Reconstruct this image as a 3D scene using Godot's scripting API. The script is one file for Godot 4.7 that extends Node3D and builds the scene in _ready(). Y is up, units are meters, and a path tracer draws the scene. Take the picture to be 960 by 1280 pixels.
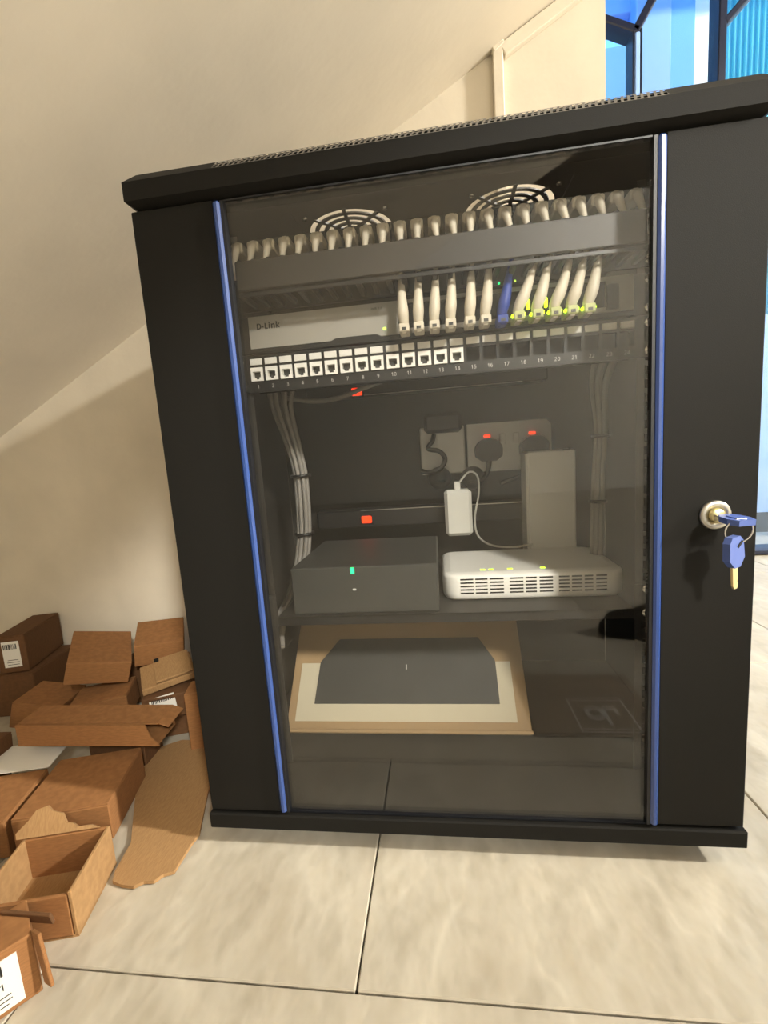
extends Node3D

# ---------------------------------------------------------------- mesh builder
class MB:
	var st := SurfaceTool.new()
	func _init():
		st.begin(Mesh.PRIMITIVE_TRIANGLES)
	func tri(a: Vector3, b: Vector3, c: Vector3, smooth := false):   # counter-clockwise seen from outside
		st.set_smooth_group(0 if smooth else -1)
		st.add_vertex(a); st.add_vertex(c); st.add_vertex(b)
	func quad(a: Vector3, b: Vector3, c: Vector3, d: Vector3, smooth := false):
		tri(a, b, c, smooth); tri(a, c, d, smooth)
	func quad_out(a: Vector3, b: Vector3, c: Vector3, d: Vector3, o: Vector3):
		if (b - a).cross(c - a).dot((a + b + c + d) / 4.0 - o) < 0.0:
			quad(a, d, c, b)
		else:
			quad(a, b, c, d)
	func tri_out(a: Vector3, b: Vector3, c: Vector3, o: Vector3):
		if (b - a).cross(c - a).dot((a + b + c) / 3.0 - o) < 0.0:
			tri(a, c, b)
		else:
			tri(a, b, c)
	func hexa(p: Array, t := Transform3D()):   # 8 corners: bottom ring of 4 then top ring of 4
		var q := []
		var o := Vector3.ZERO
		for v in p:
			q.append(t * v)
			o += (t * v) / 8.0
		quad_out(q[0], q[1], q[2], q[3], o); quad_out(q[4], q[5], q[6], q[7], o)
		for k in 4:
			quad_out(q[k], q[(k + 1) % 4], q[4 + (k + 1) % 4], q[4 + k], o)
	func box(c: Vector3, s: Vector3, t := Transform3D()):
		var h := s / 2.0
		hexa([c + Vector3(-h.x, -h.y, -h.z), c + Vector3(h.x, -h.y, -h.z), c + Vector3(h.x, -h.y, h.z), c + Vector3(-h.x, -h.y, h.z),
			c + Vector3(-h.x, h.y, -h.z), c + Vector3(h.x, h.y, -h.z), c + Vector3(h.x, h.y, h.z), c + Vector3(-h.x, h.y, h.z)], t)
	func cbox(c: Vector3, s: Vector3, ch: float, t := Transform3D()):   # box with chamfered edges
		var h := s / 2.0
		ch = minf(ch, 0.49 * minf(s.x, minf(s.y, s.z)))
		var o := t * c
		var v := {}
		for sx in [-1, 1]:
			for sy in [-1, 1]:
				for sz in [-1, 1]:
					var g := Vector3(sx, sy, sz)
					for ax in 3:
						var e := Vector3(h.x - ch, h.y - ch, h.z - ch) * g
						e[ax] = h[ax] * g[ax]
						v[[sx, sy, sz, ax]] = t * (c + e)
					tri_out(v[[sx, sy, sz, 0]], v[[sx, sy, sz, 1]], v[[sx, sy, sz, 2]], o)
		for s1 in [-1, 1]:
			quad_out(v[[s1, -1, -1, 0]], v[[s1, 1, -1, 0]], v[[s1, 1, 1, 0]], v[[s1, -1, 1, 0]], o)
			quad_out(v[[-1, s1, -1, 1]], v[[1, s1, -1, 1]], v[[1, s1, 1, 1]], v[[-1, s1, 1, 1]], o)
			quad_out(v[[-1, -1, s1, 2]], v[[1, -1, s1, 2]], v[[1, 1, s1, 2]], v[[-1, 1, s1, 2]], o)
			for s2 in [-1, 1]:
				quad_out(v[[-1, s1, s2, 1]], v[[1, s1, s2, 1]], v[[1, s1, s2, 2]], v[[-1, s1, s2, 2]], o)
				quad_out(v[[s1, -1, s2, 0]], v[[s1, 1, s2, 0]], v[[s1, 1, s2, 2]], v[[s1, -1, s2, 2]], o)
				quad_out(v[[s1, s2, -1, 0]], v[[s1, s2, 1, 0]], v[[s1, s2, 1, 1]], v[[s1, s2, -1, 1]], o)
	func tube(pts: Array, rad, sides := 8, t := Transform3D()):
		var n := pts.size()
		var up := Vector3(0.13, 0.97, 0.21).normalized()
		var rings := []
		for i in n:
			var d: Vector3 = (pts[mini(i + 1, n - 1)] - pts[maxi(i - 1, 0)]).normalized()
			if absf(d.dot(up)) > 0.95:
				up = Vector3(0.9, 0.1, 0.3).normalized()
			var x := d.cross(up).normalized()
			var y := x.cross(d).normalized()
			up = y
			var r: float = rad[i] if rad is Array else rad
			var ring := []
			for k in sides:
				var a := TAU * k / sides
				ring.append(t * (pts[i] + (x * cos(a) + y * sin(a)) * r))
			rings.append(ring)
		for i in n - 1:
			for k in sides:
				var k2 := (k + 1) % sides
				quad(rings[i][k], rings[i][k2], rings[i + 1][k2], rings[i + 1][k], true)
		for k in range(1, sides - 1):
			tri(rings[0][0], rings[0][k + 1], rings[0][k])
			tri(rings[n - 1][0], rings[n - 1][k], rings[n - 1][k + 1])
	func lathe(prof: Array, sides := 20, t := Transform3D()):   # profile of (radius, y) from bottom to top
		for i in prof.size() - 1:
			for k in sides:
				var a := TAU * k / sides
				var b := TAU * (k + 1) / sides
				var p0: Vector2 = prof[i]
				var p1: Vector2 = prof[i + 1]
				var q0 := t * Vector3(cos(a) * p0.x, p0.y, -sin(a) * p0.x)
				var q1 := t * Vector3(cos(b) * p0.x, p0.y, -sin(b) * p0.x)
				var q2 := t * Vector3(cos(b) * p1.x, p1.y, -sin(b) * p1.x)
				var q3 := t * Vector3(cos(a) * p1.x, p1.y, -sin(a) * p1.x)
				if p0.x > 1e-6:
					tri(q0, q1, q2, true)
				if p1.x > 1e-6:
					tri(q0, q2, q3, true)
	func prism(poly: PackedVector2Array, z0: float, z1: float, t := Transform3D(), smooth := false):   # polygon in xy, extruded along z
		if not Geometry2D.is_polygon_clockwise(poly):
			pass
		else:
			poly.reverse()
		var n := poly.size()
		var id := Geometry2D.triangulate_polygon(poly)
		for i in range(0, id.size(), 3):
			var a := poly[id[i]]
			var b := poly[id[i + 1]]
			var c := poly[id[i + 2]]
			if (b - a).cross(c - a) < 0.0:
				var w := b
				b = c
				c = w
			tri(t * Vector3(a.x, a.y, z1), t * Vector3(b.x, b.y, z1), t * Vector3(c.x, c.y, z1))
			tri(t * Vector3(a.x, a.y, z0), t * Vector3(c.x, c.y, z0), t * Vector3(b.x, b.y, z0))
		for i in n:
			var a := poly[i]
			var b := poly[(i + 1) % n]
			quad(t * Vector3(a.x, a.y, z0), t * Vector3(b.x, b.y, z0), t * Vector3(b.x, b.y, z1), t * Vector3(a.x, a.y, z1), smooth)
	func done() -> ArrayMesh:
		st.generate_normals()
		return st.commit()

# ---------------------------------------------------------------- helpers
var M := {}
var rng := RandomNumberGenerator.new()
var used := {}

func numbered(n: String) -> String:
	if not used.has(n):
		used[n] = 0
		return n
	used[n] += 1
	return "%s_%03d" % [n, used[n]]

func thing(called: String, label: String, category: String, at := Vector3.ZERO, rot := Vector3.ZERO, group := "") -> Node3D:
	var o := Node3D.new()
	o.name = numbered(called)
	add_child(o)
	o.position = at
	o.rotation = rot
	tag(o, label, category, group)
	return o

func tag(o: Node, label: String, category: String, group := ""):
	o.set_meta("label", label)
	o.set_meta("category", category)
	if group:
		o.set_meta("group", group)

func put(parent: Node, called: String, mesh: Mesh, mat: Material, at := Vector3.ZERO, rot := Vector3.ZERO) -> MeshInstance3D:
	var o := MeshInstance3D.new()
	o.name = numbered(called) if parent == self else called
	o.mesh = mesh
	o.material_override = mat
	o.cast_shadow = GeometryInstance3D.SHADOW_CASTING_SETTING_ON
	parent.add_child(o, true)
	o.position = at
	o.rotation = rot
	return o

func struct(called: String, mesh: Mesh, mat: Material, label: String, at := Vector3.ZERO, rot := Vector3.ZERO) -> MeshInstance3D:
	var o := put(self, called, mesh, mat, at, rot)
	o.set_meta("kind", "structure")
	o.set_meta("label", label)
	return o

func bx(c: Vector3, s: Vector3, ch := 0.0) -> ArrayMesh:
	var m := MB.new()
	if ch > 0.0:
		m.cbox(c, s, ch)
	else:
		m.box(c, s)
	return m.done()

func text_mesh(s: String, cap: float, serif := false, depth := 0.0003, bold := false) -> TextMesh:
	var t := TextMesh.new()
	var f := SystemFont.new()
	f.font_names = PackedStringArray(["Droid Serif" if serif else "Droid Sans"])
	f.font_weight = 700 if bold else 400
	t.font = f
	t.text = s
	t.font_size = 32
	t.pixel_size = cap / 23.0
	t.depth = depth
	t.curve_step = 2.0
	return t

func mat(name: String, c: Color, rough: float, metal := 0.0, spec := 0.5) -> StandardMaterial3D:
	var m := StandardMaterial3D.new()
	m.resource_name = name
	m.albedo_color = c
	m.roughness = rough
	m.metallic = metal
	m.metallic_specular = spec
	M[name] = m
	return m

func noise_tex(freq: float, stops: Array, seed_: int, size := 512, oct := 4, kind := FastNoiseLite.TYPE_SIMPLEX_SMOOTH) -> NoiseTexture2D:
	var n := FastNoiseLite.new()
	n.seed = seed_
	n.frequency = freq
	n.noise_type = kind
	n.fractal_octaves = oct
	var t := NoiseTexture2D.new()
	t.width = size
	t.height = size
	t.seamless = true
	t.noise = n
	var g := Gradient.new()
	var offs := PackedFloat32Array()
	var cols := PackedColorArray()
	for s in stops:
		offs.append(s[0]); cols.append(s[1])
	g.offsets = offs
	g.colors = cols
	t.color_ramp = g
	return t

func noise_normal(freq: float, seed_: int, strength: float, size := 512) -> NoiseTexture2D:
	var n := FastNoiseLite.new()
	n.seed = seed_
	n.frequency = freq
	n.fractal_octaves = 4
	var t := NoiseTexture2D.new()
	t.width = size
	t.height = size
	t.seamless = true
	t.as_normal_map = true
	t.bump_strength = strength
	t.noise = n
	return t

func tri(m: StandardMaterial3D, scale: float, world := false, stretch := Vector3.ONE):
	m.uv1_triplanar = true
	m.uv1_world_triplanar = world
	m.uv1_scale = stretch * scale

func glow(name: String, c: Color, e: float) -> StandardMaterial3D:
	var m := mat(name, c, 0.4)
	m.emission_enabled = true
	m.emission = c
	m.emission_energy_multiplier = e
	return m

func ordinal(k: int) -> String:
	return ["first", "second", "third", "fourth", "fifth", "sixth", "seventh", "eighth", "ninth", "tenth", "eleventh", "twelfth", "thirteenth", "fourteenth", "fifteenth", "sixteenth", "seventeenth", "eighteenth", "nineteenth", "twentieth", "twenty-first", "twenty-second", "twenty-third", "twenty-fourth"][k]

func bez(p: Array, n := 16) -> Array:   # smooth curve through points
	var c := Curve3D.new()
	for i in p.size():
		var d: Vector3 = (p[mini(i + 1, p.size() - 1)] - p[maxi(i - 1, 0)]) / 6.0
		c.add_point(p[i], -d, d)
	var out := []
	var len := c.get_baked_length()
	for i in n + 1:
		out.append(c.sample_baked(len * i / n, true))
	return out

# ---------------------------------------------------------------- scene
func _ready():
	rng.seed = 7
	camera_and_light()
	materials()
	room()
	outside()
	cabinet()
	devices()
	wall_power()
	lower_bay()
	cartons()
	lock_keys()
	in_front()

func camera_and_light():
	var cam := Camera3D.new()
	cam.name = "camera"
	cam.transform = Transform3D(Basis(Vector3(0.9904, -0.0704, -0.1188), Vector3(0.0531, 0.9883, -0.1430), Vector3(0.1275, 0.1354, 0.9826)).orthonormalized(), Vector3(-0.0004, 0.4675, 0.4619))
	cam.fov = rad_to_deg(2.0 * atan(640.0 / 556.7))
	cam.near = 0.02
	add_child(cam)
	cam.current = true
	var w := WorldEnvironment.new()
	w.name = "world_environment"
	var e := Environment.new()
	e.background_mode = Environment.BG_SKY
	var sky := Sky.new()
	var sm := ProceduralSkyMaterial.new()
	sm.sky_top_color = Color(0.42, 0.72, 1.0)
	sm.sky_horizon_color = Color(0.62, 0.88, 1.0)
	sm.ground_bottom_color = Color(0.25, 0.35, 0.5)
	sm.ground_horizon_color = Color(0.5, 0.7, 0.9)
	sm.sky_curve = 0.2
	sky.sky_material = sm
	e.sky = sky
	e.background_energy_multiplier = 2.2
	e.tonemap_mode = Environment.TONE_MAPPER_LINEAR
	e.tonemap_exposure = 1.08
	e.sdfgi_enabled = true
	e.ssao_enabled = true
	e.ssil_enabled = true
	w.environment = e
	add_child(w)
	# unseen lamp, out of view at right, lights floor and wall (its fitting is built in room())
	var k := OmniLight3D.new()
	k.name = "unseen_lamp_light"
	k.position = Vector3(3.6, 2.22, 0.47)
	k.light_color = Color(1.0, 0.985, 0.94)
	k.light_energy = 24.0
	k.light_size = 0.10
	k.omni_range = 12.0
	k.omni_attenuation = 2.0
	k.shadow_enabled = true
	add_child(k)
	# unseen panel light, out of view, lights the hall and cabinet front
	var a := AreaLight3D.new()
	a.name = "unseen_panel_light"
	a.area_size = Vector2(1.2, 0.6)
	a.position = Vector3(2.6, 2.36, 2.9)
	a.rotation = Vector3(-PI / 2, 0, 0)
	a.light_color = Color(1.0, 0.985, 0.94)
	a.light_energy = 2.0
	a.shadow_enabled = true
	a.area_range = 12.0
	add_child(a)
	# unseen spotlight, out of view, placed to brighten the cabinet interior
	var c := SpotLight3D.new()
	c.name = "unseen_spot_light"
	c.position = Vector3(1.6, 2.3, 2.6)
	c.light_color = Color(1.0, 0.985, 0.94)
	c.light_energy = 27.0
	c.light_size = 0.20
	c.spot_angle = 7.5
	c.spot_angle_attenuation = 1.0
	c.spot_range = 12.0
	c.spot_attenuation = 2.0
	c.shadow_enabled = true
	add_child(c)
	c.look_at_from_position(c.position, Vector3(0.0, 0.47, -0.05))

func materials():
	var m := mat("wall_paint", Color(0.90, 0.86, 0.79), 0.85)
	m.albedo_texture = noise_tex(0.006, [[0.0, Color(0.95, 0.95, 0.95)], [1.0, Color(1, 1, 1)]], 3, 512)
	m.normal_enabled = true
	m.normal_texture = noise_normal(0.06, 5, 2.0)
	m.normal_scale = 0.08
	tri(m, 2.0, true)
	mat("unseen_pale_paint", Color(0.86, 0.83, 0.77), 0.85)  # pale tone chosen to brighten the door glass reflection and cabinet interior
	mat("unseen_dark_paint", Color(0.40, 0.37, 0.33), 0.85)  # dark tone for out-of-view hall surfaces, holds down bounced light
	m = mat("stone_tile", Color(0.765, 0.74, 0.69), 0.42)
	m.albedo_texture = noise_tex(0.005, [[0.0, Color(0.90, 0.88, 0.85)], [0.42, Color(0.96, 0.95, 0.93)], [0.5, Color(1.0, 0.99, 0.97)], [0.56, Color(0.96, 0.95, 0.93)], [1.0, Color(0.91, 0.89, 0.86)]], 11, 1024, 5)
	m.detail_enabled = true
	m.detail_blend_mode = BaseMaterial3D.BLEND_MODE_MUL
	m.detail_albedo = noise_tex(0.05, [[0.0, Color(0.90, 0.89, 0.87)], [0.5, Color(1, 1, 1)], [1.0, Color(0.96, 0.95, 0.93)]], 21, 512, 5)
	m.normal_enabled = true
	m.normal_texture = noise_normal(0.015, 9, 5.0, 1024)
	m.normal_scale = 0.35
	tri(m, 0.9, true, Vector3(1, 1, 0.6))
	mat("grout", Color(0.16, 0.13, 0.10), 0.95)
	m = mat("black_steel", Color(0.112, 0.108, 0.10), 0.6, 0.0, 0.22)
	m.normal_enabled = true
	m.normal_texture = noise_normal(0.25, 15, 3.0)
	m.normal_scale = 0.12
	tri(m, 8.0)
	m = mat("dusty_steel", Color(0.40, 0.38, 0.35), 0.6, 0.0, 0.4)
	m.albedo_texture = noise_tex(0.012, [[0.0, Color(0.75, 0.75, 0.75)], [1.0, Color(1, 1, 1)]], 33)
	tri(m, 6.0)
	mat("inner_steel", Color(0.20, 0.19, 0.175), 0.45, 0.0, 0.45)
	mat("black_plastic", Color(0.10, 0.098, 0.095), 0.4)
	mat("gap_black", Color(0.03, 0.03, 0.03), 0.9)
	mat("blue_trim", Color(0.16, 0.26, 0.49), 0.25, 0.0, 0.6)
	mat("gasket", Color(0.04, 0.05, 0.08), 0.5)
	m = mat("door_glass", Color(0.02, 0.02, 0.02, 0.05), 0.02)
	m.transparency = BaseMaterial3D.TRANSPARENCY_ALPHA
	m = mat("window_glass", Color(0.35, 0.6, 0.8, 0.06), 0.02)
	m.transparency = BaseMaterial3D.TRANSPARENCY_ALPHA
	mat("chrome", Color(0.85, 0.84, 0.82), 0.22, 1.0)
	mat("steel", Color(0.78, 0.77, 0.74), 0.35, 1.0)
	mat("brass", Color(0.88, 0.82, 0.62), 0.35, 1.0)
	mat("white_plastic", Color(0.90, 0.89, 0.86), 0.35)
	mat("charger_white", Color(0.76, 0.75, 0.71), 0.4)
	mat("label_white", Color(0.86, 0.85, 0.82), 0.5)
	mat("cord_white", Color(0.80, 0.765, 0.69), 0.5)
	mat("clear_plug", Color(0.72, 0.74, 0.52), 0.25)  # yellow-green of the port LEDs put into the plug colour
	mat("cord_grey", Color(0.50, 0.48, 0.45), 0.55)
	mat("cord_blue", Color(0.10, 0.22, 0.55), 0.5)
	mat("switch_face", Color(0.60, 0.585, 0.55), 0.5, 0.0)
	mat("dark_grey", Color(0.21, 0.21, 0.195), 0.55)
	mat("print_dark", Color(0.12, 0.12, 0.12), 0.6)
	mat("print_white", Color(0.8, 0.79, 0.76), 0.6)
	glow("led_green", Color(0.10, 0.95, 0.45), 2.5)
	glow("led_lime", Color(0.80, 1.0, 0.10), 3.5)
	glow("led_soft", Color(0.80, 1.0, 0.35), 1.6)
	glow("neon_orange", Color(1.0, 0.20, 0.06), 2.2)
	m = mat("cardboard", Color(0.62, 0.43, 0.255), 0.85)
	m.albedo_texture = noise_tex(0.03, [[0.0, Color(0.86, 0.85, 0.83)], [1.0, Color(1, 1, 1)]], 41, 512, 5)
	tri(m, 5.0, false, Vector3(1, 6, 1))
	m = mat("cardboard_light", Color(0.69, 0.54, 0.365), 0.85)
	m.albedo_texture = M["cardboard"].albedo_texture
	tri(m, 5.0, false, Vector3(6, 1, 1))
	m = mat("cardboard_dark", Color(0.42, 0.285, 0.165), 0.85)  # dark brown board, deepened further to carry shade under the soffit
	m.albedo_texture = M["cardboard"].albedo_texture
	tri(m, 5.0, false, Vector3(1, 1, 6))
	mat("board_tan", Color(0.62, 0.51, 0.36), 0.7)
	mat("sheet_pale", Color(0.76, 0.72, 0.62), 0.7)
	mat("sheet_brown", Color(0.62, 0.56, 0.48), 0.8)
	mat("paper", Color(0.90, 0.89, 0.86), 0.8)
	mat("red_plastic", Color(0.65, 0.05, 0.05), 0.4)
	mat("frame_navy", Color(0.10, 0.12, 0.20), 0.4)
	mat("facade_daylight_blue", Color(0.45, 0.68, 0.92), 0.8)  # blue cast of daylight put into the panel colour
	mat("facade_pale", Color(0.58, 0.72, 0.94), 0.8)  # paler tone, same daylight cast in the colour
	mat("sky_gap_white", Color(0.97, 0.98, 0.96), 0.8)
	m = mat("ribbed_sheet", Color(0.45, 0.80, 0.85), 0.4)
	m.backlight_enabled = true
	m.backlight = Color(0.5, 0.8, 0.85)
	mat("key_blue", Color(0.29, 0.37, 0.62), 0.4)
	mat("shoe_leather", Color(0.06, 0.055, 0.05), 0.3)
	mat("cloth_dark", Color(0.07, 0.07, 0.075), 0.9)

func room():
	# floor: grout bed with the tiles as parts
	var fl := struct("floor", bx(Vector3(0, -0.06, 0), Vector3(9.2, 0.1, 8.0)), M.grout, "beige stone tile floor with dark joints", Vector3(1.2, 0, 1.0))
	var rows := [-1.641, -1.047, -0.453, 0.141, 0.735, 1.329, 1.923, 2.517, 3.111, 3.705]
	for r in rows.size() - 1:
		var off: float = [-0.33, -0.20, -0.097, -0.40, -0.097, -0.33, -0.1, -0.3, -0.1][r]
		var pitch := 0.93 if r == 3 else 0.465
		var x := off - pitch * ceilf((off + 2.1) / pitch)
		while x < 4.7:
			var wd := pitch - 0.0016
			var dp: float = rows[r + 1] - rows[r] - 0.0016
			put(fl, "tile", bx(Vector3.ZERO, Vector3(wd, 0.012, dp), 0.0012), M.stone_tile, Vector3(x + pitch / 2 - 1.2, -0.006, (rows[r] + rows[r + 1]) / 2 - 1.0))
			x += pitch
	# walls: back wall behind the cabinet ends at x = 0.304, glazing beyond
	struct("wall_back", bx(Vector3.ZERO, Vector3(2.6, 2.5, 0.12)), M.wall_paint, "cream painted wall behind the cabinet under the sloping soffit", Vector3(0.304 - 1.3, 1.25, -0.46))
	struct("wall_return", bx(Vector3.ZERO, Vector3(0.12, 2.5, 0.9)), M.wall_paint, "short return wall beside the glazed opening", Vector3(0.244, 1.25, -0.97))
	struct("wall_left", bx(Vector3.ZERO, Vector3(0.12, 2.5, 4.4)), M.unseen_dark_paint, "unseen far left wall of the stair nook, darkened to cut bounced light", Vector3(-2.2, 1.25, 1.6))
	struct("wall_front", bx(Vector3.ZERO, Vector3(7.2, 2.5, 0.12)), M.unseen_pale_paint, "out of view wall opposite the cabinet, kept pale to brighten the glass reflection", Vector3(1.2, 1.25, 3.7))
	struct("wall_right", bx(Vector3.ZERO, Vector3(0.12, 2.5, 5.4)), M.unseen_dark_paint, "unseen wall at the right end of the hall, darkened to cut bounced light", Vector3(4.7, 1.25, 1.1))
	struct("ceiling", bx(Vector3.ZERO, Vector3(7.2, 0.12, 5.4)), M.unseen_dark_paint, "unseen flat ceiling over the hall, darkened to cut bounced light", Vector3(1.2, 2.46, 1.1))
	# sloping soffit of the stair: y = 1.045 + 0.53 x
	var s := MB.new()
	var x0 := -1.93
	var x1 := 2.45
	s.prism(PackedVector2Array([Vector2(x0, 1.045 + 0.53 * x0), Vector2(x1, 1.045 + 0.53 * x1), Vector2(x1 - 0.1, 1.045 + 0.53 * x1 + 0.1), Vector2(x0 - 0.06, 1.045 + 0.53 * x0 + 0.14)]), -0.4, 1.0)
	struct("ceiling_sloping", s.done(), M.wall_paint, "sloping painted underside of the stair above the cabinet")
	# white cable trunking along the soffit and down the wall
	var t := thing("cable_trunking", "cream plastic cable trunking running down the wall and up along the soffit edge", "trunking", Vector3(0.132, 1.0, -0.394))
	put(t, "trunking_drop", bx(Vector3.ZERO, Vector3(0.017, 1.11, 0.012), 0.0015), M.wall_paint, Vector3(0.0, -0.44, 0))
	var d := Vector3(0.53, 0.281, 0).normalized()
	var q := MB.new()
	q.cbox(Vector3.ZERO, Vector3(0.30, 0.020, 0.012), 0.0015)
	put(t, "trunking_run", q.done(), M.wall_paint, Vector3(0.0, 0.115, 0) + Vector3(0.468, -0.884, 0) * 0.0118 + d * 0.152, Vector3(0, 0, atan(0.53)))
	put(t, "trunking_joint", bx(Vector3.ZERO, Vector3(0.022, 0.012, 0.014), 0.002), M.wall_paint, Vector3(0.0, 0.114, 0.0), Vector3(0, 0, 0.6))
	put(t, "joint_gap", bx(Vector3.ZERO, Vector3(0.012, 0.0045, 0.002)), M.gap_black, Vector3(-0.001, 0.124, 0.0076), Vector3(0, 0, 0.5))
	# fittings for the unseen lamps, all out of view
	var l := thing("unseen_ceiling_lamp", "unseen round ceiling lamp, out of view, lighting the floor and wall from the right", "lamp", Vector3(3.6, 2.4, 0.47))
	var lm := MB.new()
	lm.lathe([Vector2(0.0, -0.1), Vector2(0.05, -0.1), Vector2(0.06, -0.08), Vector2(0.06, 0.0), Vector2(0.0, 0.0)])
	put(l, "housing", lm.done(), M.white_plastic)
	lm = MB.new()
	lm.lathe([Vector2(0.0, -0.104), Vector2(0.042, -0.104), Vector2(0.045, -0.1), Vector2(0, -0.1)])
	put(l, "lamp_lens", lm.done(), glow("unseen_lamp_glow", Color(1.0, 0.85, 0.62), 4.0))
	l = thing("unseen_panel_lamp", "unseen rectangular panel lamp, out of view, lighting the hall and cabinet front", "lamp", Vector3(2.6, 2.4, 2.9))
	put(l, "frame", bx(Vector3(0, -0.012, 0), Vector3(1.24, 0.024, 0.64), 0.004), M.white_plastic)
	put(l, "lamp_diffuser", bx(Vector3(0, -0.026, 0), Vector3(1.18, 0.006, 0.58)), glow("unseen_panel_glow", Color(1.0, 0.88, 0.7), 3.0))
	l = thing("unseen_spotlight", "unseen small spotlight, out of view, placed to brighten the cabinet interior", "lamp", Vector3(1.6, 2.4, 2.6))
	lm = MB.new()
	lm.lathe([Vector2(0.0, -0.06), Vector2(0.035, -0.06), Vector2(0.04, -0.05), Vector2(0.04, 0.0), Vector2(0.0, 0.0)])
	put(l, "housing", lm.done(), M.white_plastic)
	lm = MB.new()
	lm.lathe([Vector2(0.0, -0.064), Vector2(0.028, -0.064), Vector2(0.030, -0.06), Vector2(0, -0.06)])
	put(l, "lamp_lens", lm.done(), M.unseen_lamp_glow)
	# glazing at z = -1.3
	var g := struct("window_1", bx(Vector3.ZERO, Vector3(4.4, 0.012, 0.10)), M.frame_navy, "dark framed glazed wall at the back of the hall with slanting bars", Vector3(2.5, 0.012, -1.3))
	var zf := 0.0
	var O := Vector3(2.5, 0.012, -1.3)
	var bar := func(a: Vector2, b: Vector2, w: float, nm: String, mt: Material):
		var mb := MB.new()
		var len := a.distance_to(b)
		mb.cbox(Vector3.ZERO, Vector3(w, len, 0.06), 0.003)
		var dir := (b - a).normalized()
		put(g, nm, mb.done(), mt, Vector3((a.x + b.x) / 2, (a.y + b.y) / 2, -1.3) - O, Vector3(0, 0, -atan2(dir.x, dir.y)))
	bar.call(Vector2(0.699, 0.02), Vector2(0.699, 1.76), 0.007, "mullion", M.frame_navy)
	bar.call(Vector2(0.711, 0.02), Vector2(0.711, 1.75), 0.016, "mullion_cover", M.facade_pale)
	bar.call(Vector2(0.722, 0.02), Vector2(0.722, 1.76), 0.008, "mullion", M.frame_navy)
	bar.call(Vector2(0.705, 1.755), Vector2(1.05, 2.31), 0.024, "slanting_bar", M.frame_navy)
	bar.call(Vector2(0.36, 1.93), Vector2(0.715, 1.755), 0.022, "slanting_bar", M.frame_navy)
	bar.call(Vector2(0.965, 0.02), Vector2(0.965, 2.38), 0.024, "mullion", M.frame_navy)
	bar.call(Vector2(0.972, 1.735), Vector2(1.45, 2.2), 0.020, "slanting_bar", M.frame_navy)
	bar.call(Vector2(1.7, 0.02), Vector2(1.7, 2.38), 0.05, "mullion", M.frame_navy)
	bar.call(Vector2(2.9, 0.02), Vector2(2.9, 2.38), 0.05, "mullion", M.frame_navy)
	bar.call(Vector2(4.1, 0.02), Vector2(4.1, 2.38), 0.05, "mullion", M.frame_navy)
	for pn in [[0.304, 0.699], [0.722, 0.955], [0.977, 1.68], [1.72, 2.88], [2.92, 4.08], [4.12, 4.68]]:
		put(g, "pane", bx(Vector3.ZERO, Vector3(pn[1] - pn[0], 2.38, 0.006)), M.window_glass, Vector3((pn[0] + pn[1]) / 2, 1.2, -1.3) - O)

func outside():
	struct("ground", bx(Vector3.ZERO, Vector3(14, 0.1, 6)), M.facade_pale, "pale paving outside the glazed wall", Vector3(3, -0.12, -4.6))
	var o := thing("facade", "porch wall panels outside the left of the glazing, blue daylight put into their colour", "facade", Vector3(0.9, -0.07, -2.2))
	put(o, "panel", bx(Vector3.ZERO, Vector3(0.9, 2.42, 0.1)), M.facade_daylight_blue, Vector3(-0.29, 1.21, 0))
	put(o, "panel", bx(Vector3.ZERO, Vector3(0.16, 3.6, 0.1), 0.004), M.facade_pale, Vector3(0.16 + 0.075, 1.8, 0.02))
	put(o, "panel", bx(Vector3.ZERO, Vector3(0.12, 3.6, 0.1), 0.004), M.facade_daylight_blue, Vector3(0.372, 1.8, 0.0))
	put(o, "sky_gap_strip", bx(Vector3.ZERO, Vector3(0.14, 3.6, 0.04), 0.004), M.sky_gap_white, Vector3(0.504, 1.8, -0.02))  # pale panel standing in for a bright gap of sky
	put(o, "upper_panel", bx(Vector3.ZERO, Vector3(0.9, 1.1, 0.1), 0.004), M.facade_pale, Vector3(-0.29, 3.1, -0.2), Vector3(-0.3, 0, 0))
	var r := thing("ribbed_screen", "turquoise ribbed translucent sheet outside beyond the right dark mullion", "screen", Vector3(2.4, -0.07, -2.2))
	put(r, "sheet", bx(Vector3.ZERO, Vector3(1.84, 2.4, 0.01)), M.ribbed_sheet, Vector3(0, 2.3, 0))
	put(r, "lower_panel", bx(Vector3.ZERO, Vector3(1.84, 1.1, 0.03), 0.004), M.facade_pale, Vector3(0, 0.55, 0))
	var rb := bx(Vector3.ZERO, Vector3(0.008, 2.4, 0.016), 0.003)
	for k in 70:
		put(r, "rib", rb, M.ribbed_sheet, Vector3(-0.90 + 0.026 * k, 2.3, 0.012))

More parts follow.
